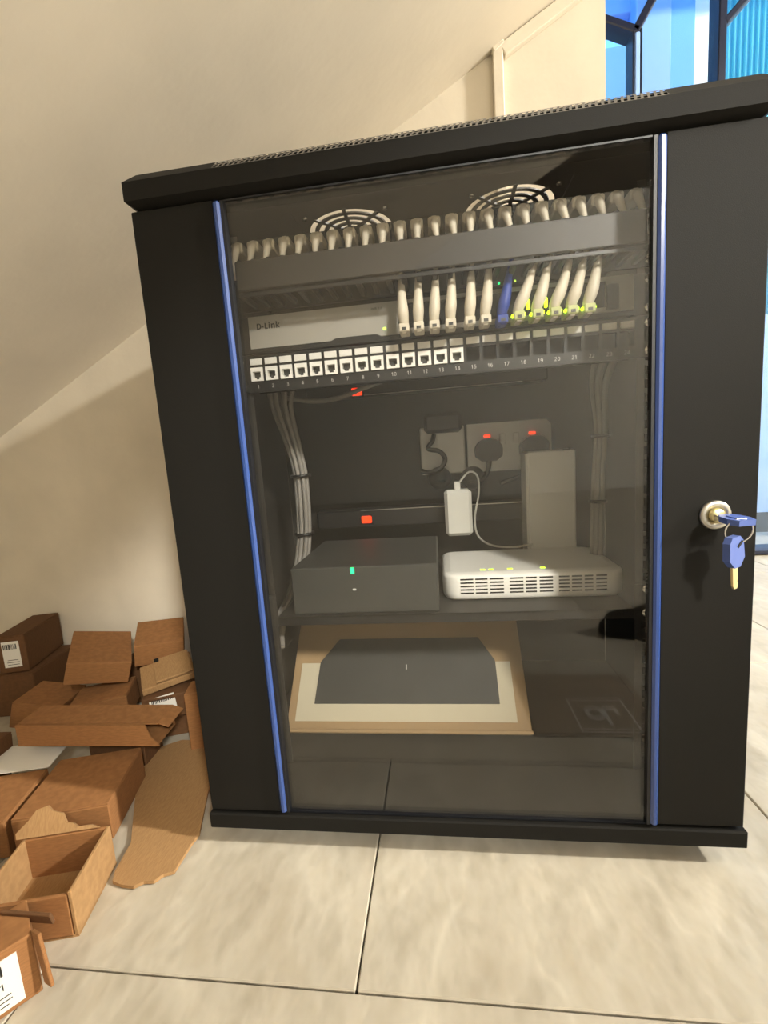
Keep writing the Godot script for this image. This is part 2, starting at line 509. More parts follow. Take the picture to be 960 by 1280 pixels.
# ---------------------------------------------------------------- cabinet
func cabinet():
	var c := thing("server_cabinet", "black steel network cabinet with a glass door standing on the tile floor", "cabinet", Vector3(0, 0, -0.19))
	var P := func(x, y, z): return Vector3(x, y, z + 0.19)
	# lid: chamfered rim, slotted bevel, roof plate with two fan grilles
	var zb := -0.387
	var loops := [[0.7298, 0.010, 0.010], [0.7361, 0.0, 0.0], [0.7541, 0.0, 0.0], [0.7665, 0.009, 0.0125]]
	var lid := MB.new()
	var ring := func(l):
		var xx: float = 0.3029 - l[1]
		return [P.call(-xx, l[0], 0.004 - l[2]), P.call(xx, l[0], 0.004 - l[2]), P.call(xx, l[0], zb + l[1]), P.call(-xx, l[0], zb + l[1])]
	var rc := Vector3(0, 0.748, 0)
	for i in 3:
		var a: Array = ring.call(loops[i])
		var b: Array = ring.call(loops[i + 1])
		for k in 4:
			if i == 2 and k == 0:
				continue
			lid.quad_out(a[k], a[(k + 1) % 4], b[(k + 1) % 4], b[k], rc)
	var bev := func(x: float, f: float): return P.call(x, lerpf(0.7541, 0.7665, f), lerpf(0.004, -0.0085, f))
	var xs0 := -0.2068
	var xs1 := 0.2142
	lid.quad(bev.call(-0.3029, 0), bev.call(xs0, 0), bev.call(xs0, 1), bev.call(-0.2939, 1))
	lid.quad(bev.call(xs1, 0), bev.call(0.3029, 0), bev.call(0.2939, 1), bev.call(xs1, 1))
	lid.quad(P.call(-0.293, 0.7298, -0.006), P.call(-0.293, 0.7298, -0.03), P.call(0.293, 0.7298, -0.03), P.call(0.293, 0.7298, -0.006))
	lid.quad(P.call(-0.293, 0.7298, -0.03), P.call(-0.293, 0.76, -0.03), P.call(0.293, 0.76, -0.03), P.call(0.293, 0.7298, -0.03))
	put(c, "lid_rim", lid.done(), M.black_steel)
	var vs := MB.new()
	var n := 77
	var pit := (xs1 - xs0) / n
	for k in n + 1:
		var xa := xs0 + pit * k - pit * 0.22
		var xb := xs0 + pit * k + pit * 0.22
		for seg in [[0.10, 0.44, 0.0], [0.56, 0.90, pit * 0.35]]:
			if seg[2] > 0 and k == n:
				continue
			vs.quad(bev.call(xa + seg[2], seg[0]), bev.call(xb + seg[2], seg[0]), bev.call(xb + seg[2] + 0.001, seg[1]), bev.call(xa + seg[2] + 0.001, seg[1]))
	for f in [[0.0, 0.10], [0.44, 0.56], [0.90, 1.0]]:
		vs.quad(bev.call(xs0, f[0]), bev.call(xs1, f[0]), bev.call(xs1, f[1]), bev.call(xs0, f[1]))
	var vo := put(c, "vent_strip", vs.done(), M.dusty_steel)
	vo.set_meta("kind", "stuff")
	var roof := MB.new()
	var yr := 0.7645
	var fx := [-0.100, 0.106]
	var fz := -0.180
	var R := 0.064
	var slab := func(xa, xb, za, zz): roof.box(P.call((xa + xb) / 2, yr, (za + zz) / 2), Vector3(xb - xa, 0.0016, absf(zz - za)))
	slab.call(-0.2935, 0.2935, -0.0085, fz + R)
	slab.call(-0.2935, 0.2935, fz - R, -0.378)
	slab.call(-0.2935, fx[0] - R, fz - R, fz + R)
	slab.call(fx[0] + R, fx[1] - R, fz - R, fz + R)
	slab.call(fx[1] + R, 0.2935, fz - R, fz + R)
	put(c, "roof_plate", roof.done(), M.inner_steel)
	for f in 2:
		var gm := MB.new()
		var ctr: Vector3 = P.call(fx[f], yr, fz)
		var rr := func(rad: float, ang: float): return ctr + Vector3(cos(ang) * rad, 0, -sin(ang) * rad)
		for k in 48:
			var a0 := TAU * k / 48
			var a1 := TAU * (k + 1) / 48
			for rg in [[0.0, 0.014], [0.020, 0.0255], [0.032, 0.0375], [0.044, 0.0495]]:
				gm.hexa([rr.call(rg[0], a0), rr.call(rg[1], a0), rr.call(rg[1], a1), rr.call(rg[0] + 0.00001, a1)].map(func(v): return v - Vector3(0, 0.0008, 0)) + [rr.call(rg[0], a0), rr.call(rg[1], a0), rr.call(rg[1], a1), rr.call(rg[0] + 0.00001, a1)].map(func(v): return v + Vector3(0, 0.0008, 0)))
			# outer ring to the square hole
			var sq := func(ang: float): return ctr + Vector3(cos(ang), 0, -sin(ang)) * (R / maxf(absf(cos(ang)), absf(sin(ang))))
			gm.quad(rr.call(0.0562, a0), sq.call(a0), sq.call(a1), rr.call(0.0562, a1))
		for k in 8:
			var t := Transform3D(Basis(Vector3.UP, PI / 2 + TAU * k / 8), ctr)
			gm.box(Vector3(0.034, 0, 0), Vector3(0.050, 0.002, 0.0045), t)
		put(c, "fan_grille", gm.done(), M.inner_steel)
		for s in [[-1, -1], [1, -1], [-1, 1], [1, 1]]:
			var sm := MB.new()
			sm.lathe([Vector2(0, -0.003), Vector2(0.003, -0.0025), Vector2(0.0035, 0.0)], 10)
			put(c, "grille_screw", sm.done(), M.chrome, ctr + Vector3(s[0] * 0.0505, -0.001, s[1] * 0.0505))
	# carcass
	for s in [-1, 1]:
		put(c, "side_panel", bx(Vector3.ZERO, Vector3(0.004, 0.69, 0.372), 0.0008), M.inner_steel, P.call(s * 0.296, 0.39, -0.196))
		put(c, "mounting_rail", rail(s), M.inner_steel, P.call(s * 0.2375, 0.39, -0.081))
	put(c, "back_panel", bx(Vector3.ZERO, Vector3(0.588, 0.70, 0.003)), M.inner_steel, P.call(0, 0.39, -0.383))
	put(c, "bottom_pan", bx(Vector3.ZERO, Vector3(0.588, 0.004, 0.372)), M.inner_steel, P.call(0, 0.043, -0.196))
	# plinth
	var pl := MB.new()
	pl.cbox(P.call(0, 0.0326, -0.004), Vector3(0.606, 0.0200, 0.014), 0.0015)
	pl.cbox(P.call(0, 0.0326, -0.379), Vector3(0.606, 0.0200, 0.014), 0.0015)
	for s in [-1, 1]:
		pl.cbox(P.call(s * 0.297, 0.0326, -0.19), Vector3(0.012, 0.0200, 0.362), 0.0015)
	put(c, "plinth", pl.done(), M.black_steel)
	for x in [-0.246, 0.246]:
		for z in [-0.032, -0.345]:
			var ft := MB.new()
			ft.lathe([Vector2(0.0, 0.0), Vector2(0.011, 0.0), Vector2(0.011, 0.005), Vector2(0.005, 0.007), Vector2(0.005, 0.042)], 14)
			put(c, "levelling_foot", ft.done(), M.steel, P.call(x, 0.0, z))
	# glass door
	for s in [-1, 1]:
		var x0: float = 0.2106 if s < 0 else 0.2135
		var xm: float = s * (x0 + 0.3) / 2
		put(c, "door_stile", bx(Vector3.ZERO, Vector3(0.2998 - x0, 0.6823, 0.018), 0.0012), M.black_steel, P.call(xm, 0.3868, -0.009))
		var tr := MB.new()
		tr.cbox(Vector3(0, 0, 0), Vector3(0.0072, 0.681, 0.006), 0.0022)
		put(c, "door_trim", tr.done(), M.blue_trim, P.call(s * (x0 - 0.0034), 0.3858, 0.000))
		put(c, "door_gasket", bx(Vector3.ZERO, Vector3(0.0035, 0.681, 0.008)), M.gasket, P.call(s * (x0 - 0.0085), 0.3858, -0.004))
	put(c, "door_glass", bx(Vector3.ZERO, Vector3(0.404, 0.681, 0.004)), M.door_glass, P.call(0.0012, 0.3858, -0.006))
	put(c, "door_edge", bx(Vector3.ZERO, Vector3(0.404, 0.0022, 0.007)), M.gasket, P.call(0.0012, 0.0445, -0.006))
	put(c, "door_edge", bx(Vector3.ZERO, Vector3(0.404, 0.0016, 0.007)), M.gasket, P.call(0.0012, 0.7272, -0.006))
	var lk := MB.new()
	var rx := Transform3D(Basis(Vector3.RIGHT, PI / 2), Vector3.ZERO)
	lk.lathe([Vector2(0.0142, 0.0), Vector2(0.0142, 0.002), Vector2(0.0125, 0.0038), Vector2(0.0085, 0.0038), Vector2(0.0082, 0.0022), Vector2(0.0, 0.0022)], 28, rx)
	var lo := put(c, "door_lock", lk.done(), M.steel, P.call(0.2617, 0.384, 0.0))
	var cy := MB.new()
	cy.lathe([Vector2(0.0065, 0.0), Vector2(0.0065, 0.0058), Vector2(0.006, 0.0064), Vector2(0.0, 0.0064)], 20, rx)
	put(lo, "lock_cylinder", cy.done(), M.brass)

func rail(s: int) -> ArrayMesh:
	var m := MB.new()
	# L rail with square holes cut between its rungs
	m.box(Vector3(s * 0.0125, 0, 0), Vector3(0.009, 0.68, 0.0018))
	m.box(Vector3(-s * 0.0105, 0, 0), Vector3(0.009, 0.68, 0.0018))
	m.box(Vector3(s * 0.017, 0, -0.014), Vector3(0.0018, 0.68, 0.028))
	var y := -0.335
	while y < 0.34:
		m.box(Vector3(0.001, y, 0), Vector3(0.0145, 0.0055, 0.0018))
		y += 0.0148
	return m.done()

func screw_mesh() -> ArrayMesh:
	var m := MB.new()
	var rx := Transform3D(Basis(Vector3.RIGHT, PI / 2), Vector3.ZERO)
	m.lathe([Vector2(0.0052, 0.0), Vector2(0.0052, 0.0015), Vector2(0.0043, 0.0030), Vector2(0.002, 0.0040), Vector2(0.0, 0.0042)], 14, rx)
	return m.done()

var SCREW: ArrayMesh
const YP := 0.5696
const U := 0.04445
const ZR := -0.0765

func ears(t: Node3D, y: float, w: float):   # two screws on each end
	for s in [-1, 1]:
		for d in [-1, 1]:
			put(t, "screw", SCREW, M.chrome, Vector3(s * 0.23255, y + d * 0.0145, w) - t.position)

func devices():
	SCREW = screw_mesh()
	# ---- numbered patch panel
	var y := 0.5705
	var t := thing("patch_bay", "black numbered patch panel with fourteen white jacks under the grey switch", "patch panel", Vector3(0, y, ZR))
	var f := MB.new()
	var xj := []
	for k in 24:
		xj.append(-0.2125 + 0.01840 * k)
	# face with real openings: strips above, between and below the jacks
	var yj0 := -0.0085
	var yj1 := 0.0075
	f.box(Vector3(0, (yj1 + 0.0215) / 2, 0), Vector3(0.482, 0.0215 - yj1, 0.003))
	f.box(Vector3(0, (yj0 - 0.0215) / 2, 0), Vector3(0.482, 0.0215 + yj0, 0.003))
	for k in 25:
		var a: float = -0.241 if k == 0 else xj[k - 1] + 0.0074
		var b: float = 0.241 if k == 24 else xj[k] - 0.0074
		f.box(Vector3((a + b) / 2, (yj0 + yj1) / 2, 0), Vector3(b - a, yj1 - yj0, 0.003))
	put(t, "face_plate", f.done(), M.black_plastic)
	put(t, "panel_back", bx(Vector3(0, 0, -0.022), Vector3(0.44, 0.040, 0.004)), M.gap_black)
	var lab := bx(Vector3.ZERO, Vector3(0.0150, 0.0074, 0.0016), 0.0004)
	var jm := MB.new()
	jm.box(Vector3(-0.0061, 0, 0), Vector3(0.0026, 0.0158, 0.006)); jm.box(Vector3(0.0061, 0, 0), Vector3(0.0026, 0.0158, 0.006))
	jm.box(Vector3(0, 0.0055, 0), Vector3(0.0096, 0.0048, 0.006)); jm.box(Vector3(0, -0.0070, 0), Vector3(0.0096, 0.0018, 0.006))
	jm.box(Vector3(-0.0038, -0.0050, 0), Vector3(0.002, 0.0022, 0.006)); jm.box(Vector3(0.0038, -0.0050, 0), Vector3(0.002, 0.0022, 0.006))
	var jack := jm.done()
	var hole := bx(Vector3(0, -0.0012, -0.0035), Vector3(0.0105, 0.0095, 0.001))
	for k in 24:
		put(t, "label_window", lab, M.label_white, Vector3(xj[k], 0.0142, 0.0022))
		if k < 14:
			var j := put(t, "jack", jack, M.white_plastic, Vector3(xj[k], -0.0005, 0.001))
			put(j, "jack_opening", hole, M.dark_grey)
		else:
			put(t, "port_opening", bx(Vector3(0, 0, -0.012), Vector3(0.0148, 0.016, 0.001)), M.gap_black, Vector3(xj[k], -0.0005, 0.001))
		put(t, "numeral", text_mesh(str(k + 1), 0.0040), M.print_white, Vector3(xj[k], -0.0150, 0.0016))
	ears(t, y, ZR + 0.0015)
	# ---- 24 port switch
	y = 0.6150
	t = thing("network_switch", "silver grey network switch with a row of white cords on its right half", "switch", Vector3(0, y, ZR))
	put(t, "case", bx(Vector3(0.0, 0, -0.070), Vector3(0.434, 0.0425, 0.14), 0.001), M.dark_grey)
	var fm := MB.new()
	fm.box(Vector3(-0.1275, 0.003, 0.0012), Vector3(0.179, 0.0365, 0.0024))
	fm.box(Vector3(0.2025, 0.003, 0.0012), Vector3(0.029, 0.0365, 0.0024))
	fm.box(Vector3(0.075, 0.0192, 0.0012), Vector3(0.226, 0.0041, 0.0024))
	fm.box(Vector3(0.075, -0.0126, 0.0012), Vector3(0.226, 0.0053, 0.0024))
	put(t, "front_face", fm.done(), M.switch_face)
	put(t, "port_bay", bx(Vector3(0.075, 0.0035, 0.0003), Vector3(0.226, 0.029, 0.0006)), M.gap_black)
	var tr := MB.new()
	tr.prism(PackedVector2Array([Vector2(-0.217, -0.0215), Vector2(0.217, -0.0215), Vector2(0.217, -0.0162), Vector2(-0.058, -0.0162), Vector2(-0.064, -0.0130), Vector2(-0.112, -0.0130), Vector2(-0.118, -0.0158), Vector2(-0.217, -0.0158)]), 0.0, 0.0038)
	put(t, "lower_trim", tr.done(), M.black_plastic)
	for s in [-1, 1]:
		put(t, "mounting_ear", bx(Vector3(s * 0.2295, 0, -0.0005), Vector3(0.024, 0.043, 0.002), 0.0005), M.black_plastic)
	put(t, "power_socket", bx(Vector3(0.1955, 0.0, 0.0028), Vector3(0.0125, 0.026, 0.001)), M.black_plastic)
	put(t, "logo_lettering", text_mesh("D-Link", 0.0068, false, 0.0003, true), M.print_dark, Vector3(-0.193, 0.0095, 0.0026))
	put(t, "face_lettering", text_mesh("PWR  1 2", 0.0018), M.print_dark, Vector3(-0.062, 0.0150, 0.0026))
	put(t, "status_led", bx(Vector3.ZERO, Vector3(0.0035, 0.003, 0.0012), 0.0004), M.led_soft, Vector3(-0.054, -0.008, 0.0030))
	var px := [-0.030, -0.014, 0.003, 0.0205, 0.041, 0.0575, 0.076, 0.092, 0.111, 0.129, 0.146, 0.163]
	for k in 12:
		if k > 6:
			for d in [-1, 1]:
				put(t, "port_led_glow", bx(Vector3.ZERO, Vector3(0.0034, 0.0034, 0.004), 0.0008), M.led_lime, Vector3(px[k] + d * 0.0058, -0.0150 + 0.0004 * d, 0.026))  # LED light showing through the plug, built as glowing beads
			if k == 8 or k == 9:
				put(t, "port_led_glow", bx(Vector3.ZERO, Vector3(0.0030, 0.0100, 0.004), 0.0008), M.led_lime, Vector3(px[k] - 0.0078, -0.004, 0.022))  # upright streak of LED light in the plug, built as a glowing bar
	ears(t, y, ZR + 0.001)
	# cords of the switch
	var lean := [-0.001, 0.002, 0.004, 0.004, 0.004, 0.006, 0.010, 0.018, 0.014, 0.017, 0.014, 0.012]
	for k in 12:
		var blue := k == 6
		var nm := "blue patch cord in the switch between the white ones, curving up" if blue else "white booted patch cord in the switch, %s white cord from the left" % ordinal(k if k < 6 else k - 1)
		var zz := -0.060 if not blue else -0.066
		var pc := thing("patch_cable", nm, "patch cable", Vector3(px[k], 0.601, zz), Vector3.ZERO, "cords plugged into the switch")
		var cm: Material = M.cord_blue if blue else M.cord_white
		var top := Vector3(lean[k], 0.050 + rng.randf_range(-0.002, 0.002), 0.004)
		var mid := Vector3(lean[k] * 0.3, 0.017, 0.011)
		put(pc, "plug", bx(Vector3(0, -0.0022, 0.003), Vector3(0.0112, 0.0088, 0.026), 0.0010), cm if k < 7 else M.clear_plug)
		put(pc, "latch", bx(Vector3(0, -0.0072, 0.006), Vector3(0.0052, 0.0018, 0.016), 0.0005), cm)
		put(pc, "plug_window", bx(Vector3(0, -0.0036, 0.0162), Vector3(0.0046, 0.0030, 0.0006)), M.dark_grey)
		var b := MB.new()
		var path := bez([Vector3(0, 0.0005, 0.006), Vector3(0, 0.006, 0.0095), mid, top * 0.65 + Vector3(0, 0, 0.006), top], 14)
		var rr := []
		for i in path.size():
			var u := float(i) / (path.size() - 1)
			rr.append(lerpf(0.0050, 0.0064, u / 0.3) if u < 0.3 else lerpf(0.0064, 0.0033, (u - 0.3) / 0.7))
		b.tube(path, rr, 10)
		put(pc, "boot", b.done(), cm)
		var cb := MB.new()
		cb.tube(bez([top, top + Vector3(lean[k] * 0.25, 0.010, -0.002), top + Vector3(lean[k] * 0.3, 0.022, -0.006)], 6), 0.0029, 8)
		put(pc, "cable", cb.done(), cm)
	# small green lamps inside the cords above the right ports
	var gl := thing("indicator_strip", "row of tiny green lamps glinting behind the right-hand cords of the switch", "indicator", Vector3(0.12, 0.6395, -0.066))
	put(gl, "strip", bx(Vector3(0, 0, -0.002), Vector3(0.11, 0.004, 0.003)), M.black_plastic)
	for k in 6:
		put(gl, "lamp_bead", bx(Vector3.ZERO, Vector3(0.0022, 0.0022, 0.0015), 0.0004), M.led_green if k % 2 == 0 else M.led_soft, Vector3(-0.045 + 0.017 * k, 0.0004 * (k % 2), 0.0004))
	# ---- cable manager with cover and fingers
	t = thing("cable_manager", "black cable manager with a smooth cover and fingers between switch and upper panel", "cable manager", Vector3(0, 0.664, ZR))
	put(t, "cover", bx(Vector3(0.002, 0.0035, 0.040), Vector3(0.424, 0.031, 0.003), 0.001), M.inner_steel)
	put(t, "base_plate", bx(Vector3(0, 0.0, 0.0), Vector3(0.482, 0.044, 0.002)), M.black_plastic)
	for k in 27:
		put(t, "finger", bx(Vector3.ZERO, Vector3(0.0058, 0.006, 0.040), 0.001), M.black_plastic, Vector3(-0.206 + 0.0163 * k, -0.016, 0.020))
		put(t, "finger", bx(Vector3.ZERO, Vector3(0.0058, 0.006, 0.036), 0.001), M.black_plastic, Vector3(-0.206 + 0.0163 * k, 0.0185, 0.020))
	put(t, "finger_lip", bx(Vector3(0.002, -0.0165, 0.040), Vector3(0.424, 0.0045, 0.002), 0.0006), M.black_plastic)
	ears(t, 0.664, ZR + 0.001)
	# ---- upper panel with plugged white cords
	t = thing("patch_bay", "upper black patch panel filled with white plugs below the fan grilles", "patch panel", Vector3(0, 0.7035, ZR))
	put(t, "face_plate", bx(Vector3(0, 0, 0), Vector3(0.482, 0.034, 0.003)), M.black_plastic)
	for k in 24:
		put(t, "label_window", lab, M.dark_grey, Vector3(-0.2125 + 0.0184 * k, 0.0125, 0.0022))
	for k in 24:
		var x := -0.2125 + 0.0184 * k
		if k == 23:
			x = -0.2125 + 0.0184 * 23
		var pc := thing("patch_cable", "white patch cord hanging from the upper panel, %s from the left" % ordinal(k), "patch cable", Vector3(x, 0.7045, -0.066), Vector3.ZERO, "cords plugged into the upper panel")
		put(pc, "plug", bx(Vector3(0, 0, 0.002), Vector3(0.0132, 0.0110, 0.024), 0.0016), M.cord_white)
		put(pc, "latch", bx(Vector3(0, 0.0060, 0.005), Vector3(0.0055, 0.0018, 0.013), 0.0005), M.cord_white)
		var b := MB.new()
		var s: float = clampf((x + 0.02) * 0.035, -0.004, 0.006) + rng.randf_range(-0.0015, 0.0015)
		b.tube(bez([Vector3(0, 0.0, 0.012), Vector3(s * 0.1, -0.004, 0.0155), Vector3(s * 0.5, -0.012, 0.0170), Vector3(s, -0.022, 0.0165), Vector3(s * 1.3, -0.034, 0.014)], 12), [0.0046, 0.0046, 0.0044, 0.0042, 0.0038, 0.0034, 0.0032, 0.003, 0.003, 0.003, 0.003, 0.003, 0.003], 10)
		put(pc, "cable", b.done(), M.cord_white)
	# ---- cable looms down both sides
	loom("cable_loom", "loose bundle of grey cables tied down the left side of the cabinet", [[-0.205, 0.575, -0.15], [-0.226, 0.545, -0.19], [-0.214, 0.47, -0.2], [-0.210, 0.42, -0.2], [-0.216, 0.33, -0.2], [-0.232, 0.262, -0.18], [-0.247, 0.225, -0.14], [-0.240, 0.205, -0.11]], 7, [0.38, 0.58], 0.011)
	loom("cable_loom", "straight bundle of grey cables tied down the right side of the cabinet", [[0.225, 0.58, -0.16], [0.224, 0.54, -0.2], [0.226, 0.48, -0.2], [0.222, 0.40, -0.2], [0.219, 0.30, -0.2], [0.218, 0.27, -0.2]], 6, [0.42, 0.68], 0.008)
	var gc := thing("power_cable", "grey cable sagging from the left loom to the upper orange rocker switch", "cable", Vector3(-0.2, 0.56, -0.2))
	var g := MB.new()
	g.tube(bez([Vector3(-0.02, -0.004, 0), Vector3(0.02, -0.012, 0.0), Vector3(0.06, -0.010, 0.0), Vector3(0.095, 0.004, -0.02), Vector3(0.12, 0.012, -0.03)], 16), 0.0036, 8)
	put(gc, "cable", g.done(), M.cord_grey)

func loom(nm: String, label: String, pts: Array, n: int, ties: Array, spread: float):
	var o := Vector3(pts[-1][0], pts[-1][1], pts[-1][2])
	var t := thing(nm, label, "cables", o)
	var path := []
	for p in pts:
		path.append(Vector3(p[0], p[1], p[2]) - o)
	for k in n:
		var a := TAU * k / n
		var pp := []
		for i in path.size():
			var sp := spread * (1.9 if i == 0 else 1.25 if i == 1 else 0.75)
			if k == n - 1:
				sp *= 0.15
			pp.append(path[i] + Vector3(cos(a) * sp, 0, sin(a) * sp))
		var m := MB.new()
		m.tube(bez(pp, 22), 0.0034, 8)
		put(t, "cable", m.done(), M.cord_grey)
	var c := bez(path, 40)
	for f in ties:
		var i := int(f * 40)
		var m := MB.new()
		m.lathe([Vector2(spread + 0.0015, -0.0022), Vector2(spread + 0.0045, -0.0022), Vector2(spread + 0.0045, 0.0022), Vector2(spread + 0.0015, 0.0022)], 18)
		put(t, "cable_tie", m.done(), M.black_plastic, c[i])

func wall_power():
	var zs := -0.3795
	# two rack power strips with orange rocker switches
	for k in 2:
		var yy := [0.5775, 0.3525]
		var nm := ["black power strip with a lit orange rocker just under the numbered patch panel", "black power strip with a lit orange rocker above the grey box on the shelf"]
		var t := thing("power_strip", nm[k], "power strip", Vector3(-0.02, yy[k], -0.30))
		put(t, "housing", bx(Vector3(0, 0, -0.02), Vector3(0.40, 0.030, 0.04), 0.002), M.black_plastic)
		put(t, "edge_bead", bx(Vector3(0.02, -0.0148 if k == 0 else 0.0148, 0.0012), Vector3(0.28, 0.0012, 0.0012)), M.steel)
		put(t, "rocker_frame", bx(Vector3.ZERO, Vector3(0.021, 0.016, 0.004), 0.001), M.black_plastic, Vector3(-0.110, [-0.0085, -0.001][k], 0.002))
		var r := put(t, "rocker_switch", bx(Vector3.ZERO, Vector3(0.0175, 0.0125, 0.004), 0.0015), M.neon_orange, Vector3(-0.110, [-0.0085, -0.001][k], 0.0045), Vector3(0.15, 0, 0))
		r.set_meta("label", "glowing orange rocker")
	# double socket
	var t := thing("double_socket", "white double wall socket with cut corners and two black plugs in it", "socket", Vector3(0.126, 0.461, zs))
	var fp := MB.new()
	fp.prism(PackedVector2Array([Vector2(-0.073, -0.043), Vector2(0.070, -0.043), Vector2(0.073, -0.040), Vector2(0.073, 0.034), Vector2(0.064, 0.043), Vector2(-0.073, 0.043)]), 0.0, 0.016)
	put(t, "face_plate", fp.done(), M.white_plastic)
	for s in [-1, 1]:
		put(t, "rocker", bx(Vector3.ZERO, Vector3(0.010, 0.020, 0.005), 0.001), M.white_plastic, Vector3(s * 0.012, 0.013, 0.0175), Vector3(0.12, 0, 0))
		put(t, "neon_lamp", bx(Vector3.ZERO, Vector3(0.011, 0.0042, 0.002), 0.0005), M.neon_orange, Vector3(s * 0.039 + 0.001, 0.020, 0.0168))
		var pl := thing("plug", "black moulded plug in the %s half of the double socket" % ("left" if s < 0 else "right"), "plug", Vector3(0.126 + s * 0.039 + 0.001, 0.457, zs + 0.016), Vector3.ZERO, "plugs in the double socket")
		var pm := MB.new()
		var poly := PackedVector2Array()
		for k in 25:
			var a := PI * k / 24.0
			poly.append(Vector2(cos(a) * 0.0235, sin(a) * 0.0205 - 0.001))
		poly.append(Vector2(-0.0225, -0.012)); poly.append(Vector2(-0.012, -0.020)); poly.append(Vector2(0.012, -0.020)); poly.append(Vector2(0.0225, -0.012))
		pm.prism(poly, 0.0, 0.026)
		put(pl, "body", pm.done(), M.black_plastic)
		var cb := MB.new()
		cb.tube(bez([Vector3(0, -0.018, 0.014), Vector3(-0.002, -0.034, 0.016), Vector3(-0.010, -0.05, 0.014), Vector3(-0.04, -0.058, 0.010), Vector3(-0.062, -0.052, 0.006)] if s < 0 else [Vector3(0, -0.018, 0.014), Vector3(-0.002, -0.03, 0.016), Vector3(-0.02, -0.048, 0.014), Vector3(-0.06, -0.060, 0.02)], 18), [0.0055, 0.0055, 0.005, 0.0045, 0.004, 0.004, 0.004, 0.004, 0.004, 0.004, 0.004, 0.004, 0.004, 0.004, 0.004, 0.004, 0.004, 0.004, 0.004], 8)
		put(pl, "flex", cb.done(), M.black_plastic)
	# single socket with black adaptor
	t = thing("single_socket", "white single socket plate behind the curled black cable", "socket", Vector3(0.008, 0.461, zs))
	put(t, "face_plate", bx(Vector3(0, 0, 0.008), Vector3(0.080, 0.086, 0.016), 0.0025), M.white_plastic)
	put(t, "rocker", bx(Vector3.ZERO, Vector3(0.010, 0.018, 0.005), 0.001), M.white_plastic, Vector3(-0.014, 0.018, 0.0175))
	var ad := thing("black_adaptor", "black power adaptor sitting on top of the single socket", "adaptor", Vector3(0.010, 0.497, zs + 0.018))
	put(ad, "body", bx(Vector3(0, 0.012, 0.012), Vector3(0.066, 0.034, 0.034), 0.006), M.black_plastic)
	var cu := thing("curled_cable", "thick black cable curled in a hook over the single socket", "cable", Vector3(-0.01, 0.42, zs + 0.03))
	var cm := MB.new()
	cm.tube(bez([Vector3(0.004, 0.070, 0.006), Vector3(0.000, 0.058, 0.012), Vector3(-0.008, 0.046, 0.014), Vector3(0.012, 0.040, 0.016), Vector3(0.021, 0.026, 0.016), Vector3(0.012, 0.010, 0.016), Vector3(-0.008, 0.004, 0.014), Vector3(-0.022, 0.008, 0.012)], 30), 0.0042, 8)
	put(cu, "cable", cm.done(), M.black_plastic)
	for k in 2:
		var pg := thing("plug", ["round black plug hanging under the left corner of the single socket", "round black plug tucked behind the white charger"][k], "plug", Vector3([0.000, 0.060][k], [0.411, 0.408][k], zs + 0.004))
		var pm := MB.new()
		pm.lathe([Vector2(0.0, 0.0), Vector2(0.020, 0.0), Vector2(0.022, 0.006), Vector2(0.020, 0.022), Vector2(0.012, 0.028), Vector2(0.0, 0.028)], 18, Transform3D(Basis(Vector3.RIGHT, PI / 2), Vector3.ZERO))
		put(pg, "body", pm.done(), M.black_plastic)
		put(pg, "grip", bx(Vector3(0, -0.006, 0.029), Vector3(0.020, 0.006, 0.006), 0.002), M.black_plastic)
	# white charger and its cord
	var wc := thing("white_charger", "white charger block hanging below the sockets with a thin white cord", "charger", Vector3(0.0276, 0.3585, -0.280))
	put(wc, "body", bx(Vector3.ZERO, Vector3(0.044, 0.076, 0.028), 0.005), M.charger_white)
	put(wc, "plug_pin", bx(Vector3(0, 0.044, 0), Vector3(0.010, 0.014, 0.008), 0.001), M.charger_white)
	var wm := MB.new()
	wm.tube(bez([Vector3(0.004, 0.050, 0.004), Vector3(0.020, 0.066, 0.006), Vector3(0.033, 0.058, 0.006), Vector3(0.034, 0.030, 0.006), Vector3(0.026, -0.010, 0.006), Vector3(0.030, -0.040, 0.006), Vector3(0.050, -0.056, 0.01), Vector3(0.085, -0.060, 0.014), Vector3(0.115, -0.055, 0.02)], 40), 0.0017, 8)
	put(wc, "cord", wm.done(), M.charger_white)

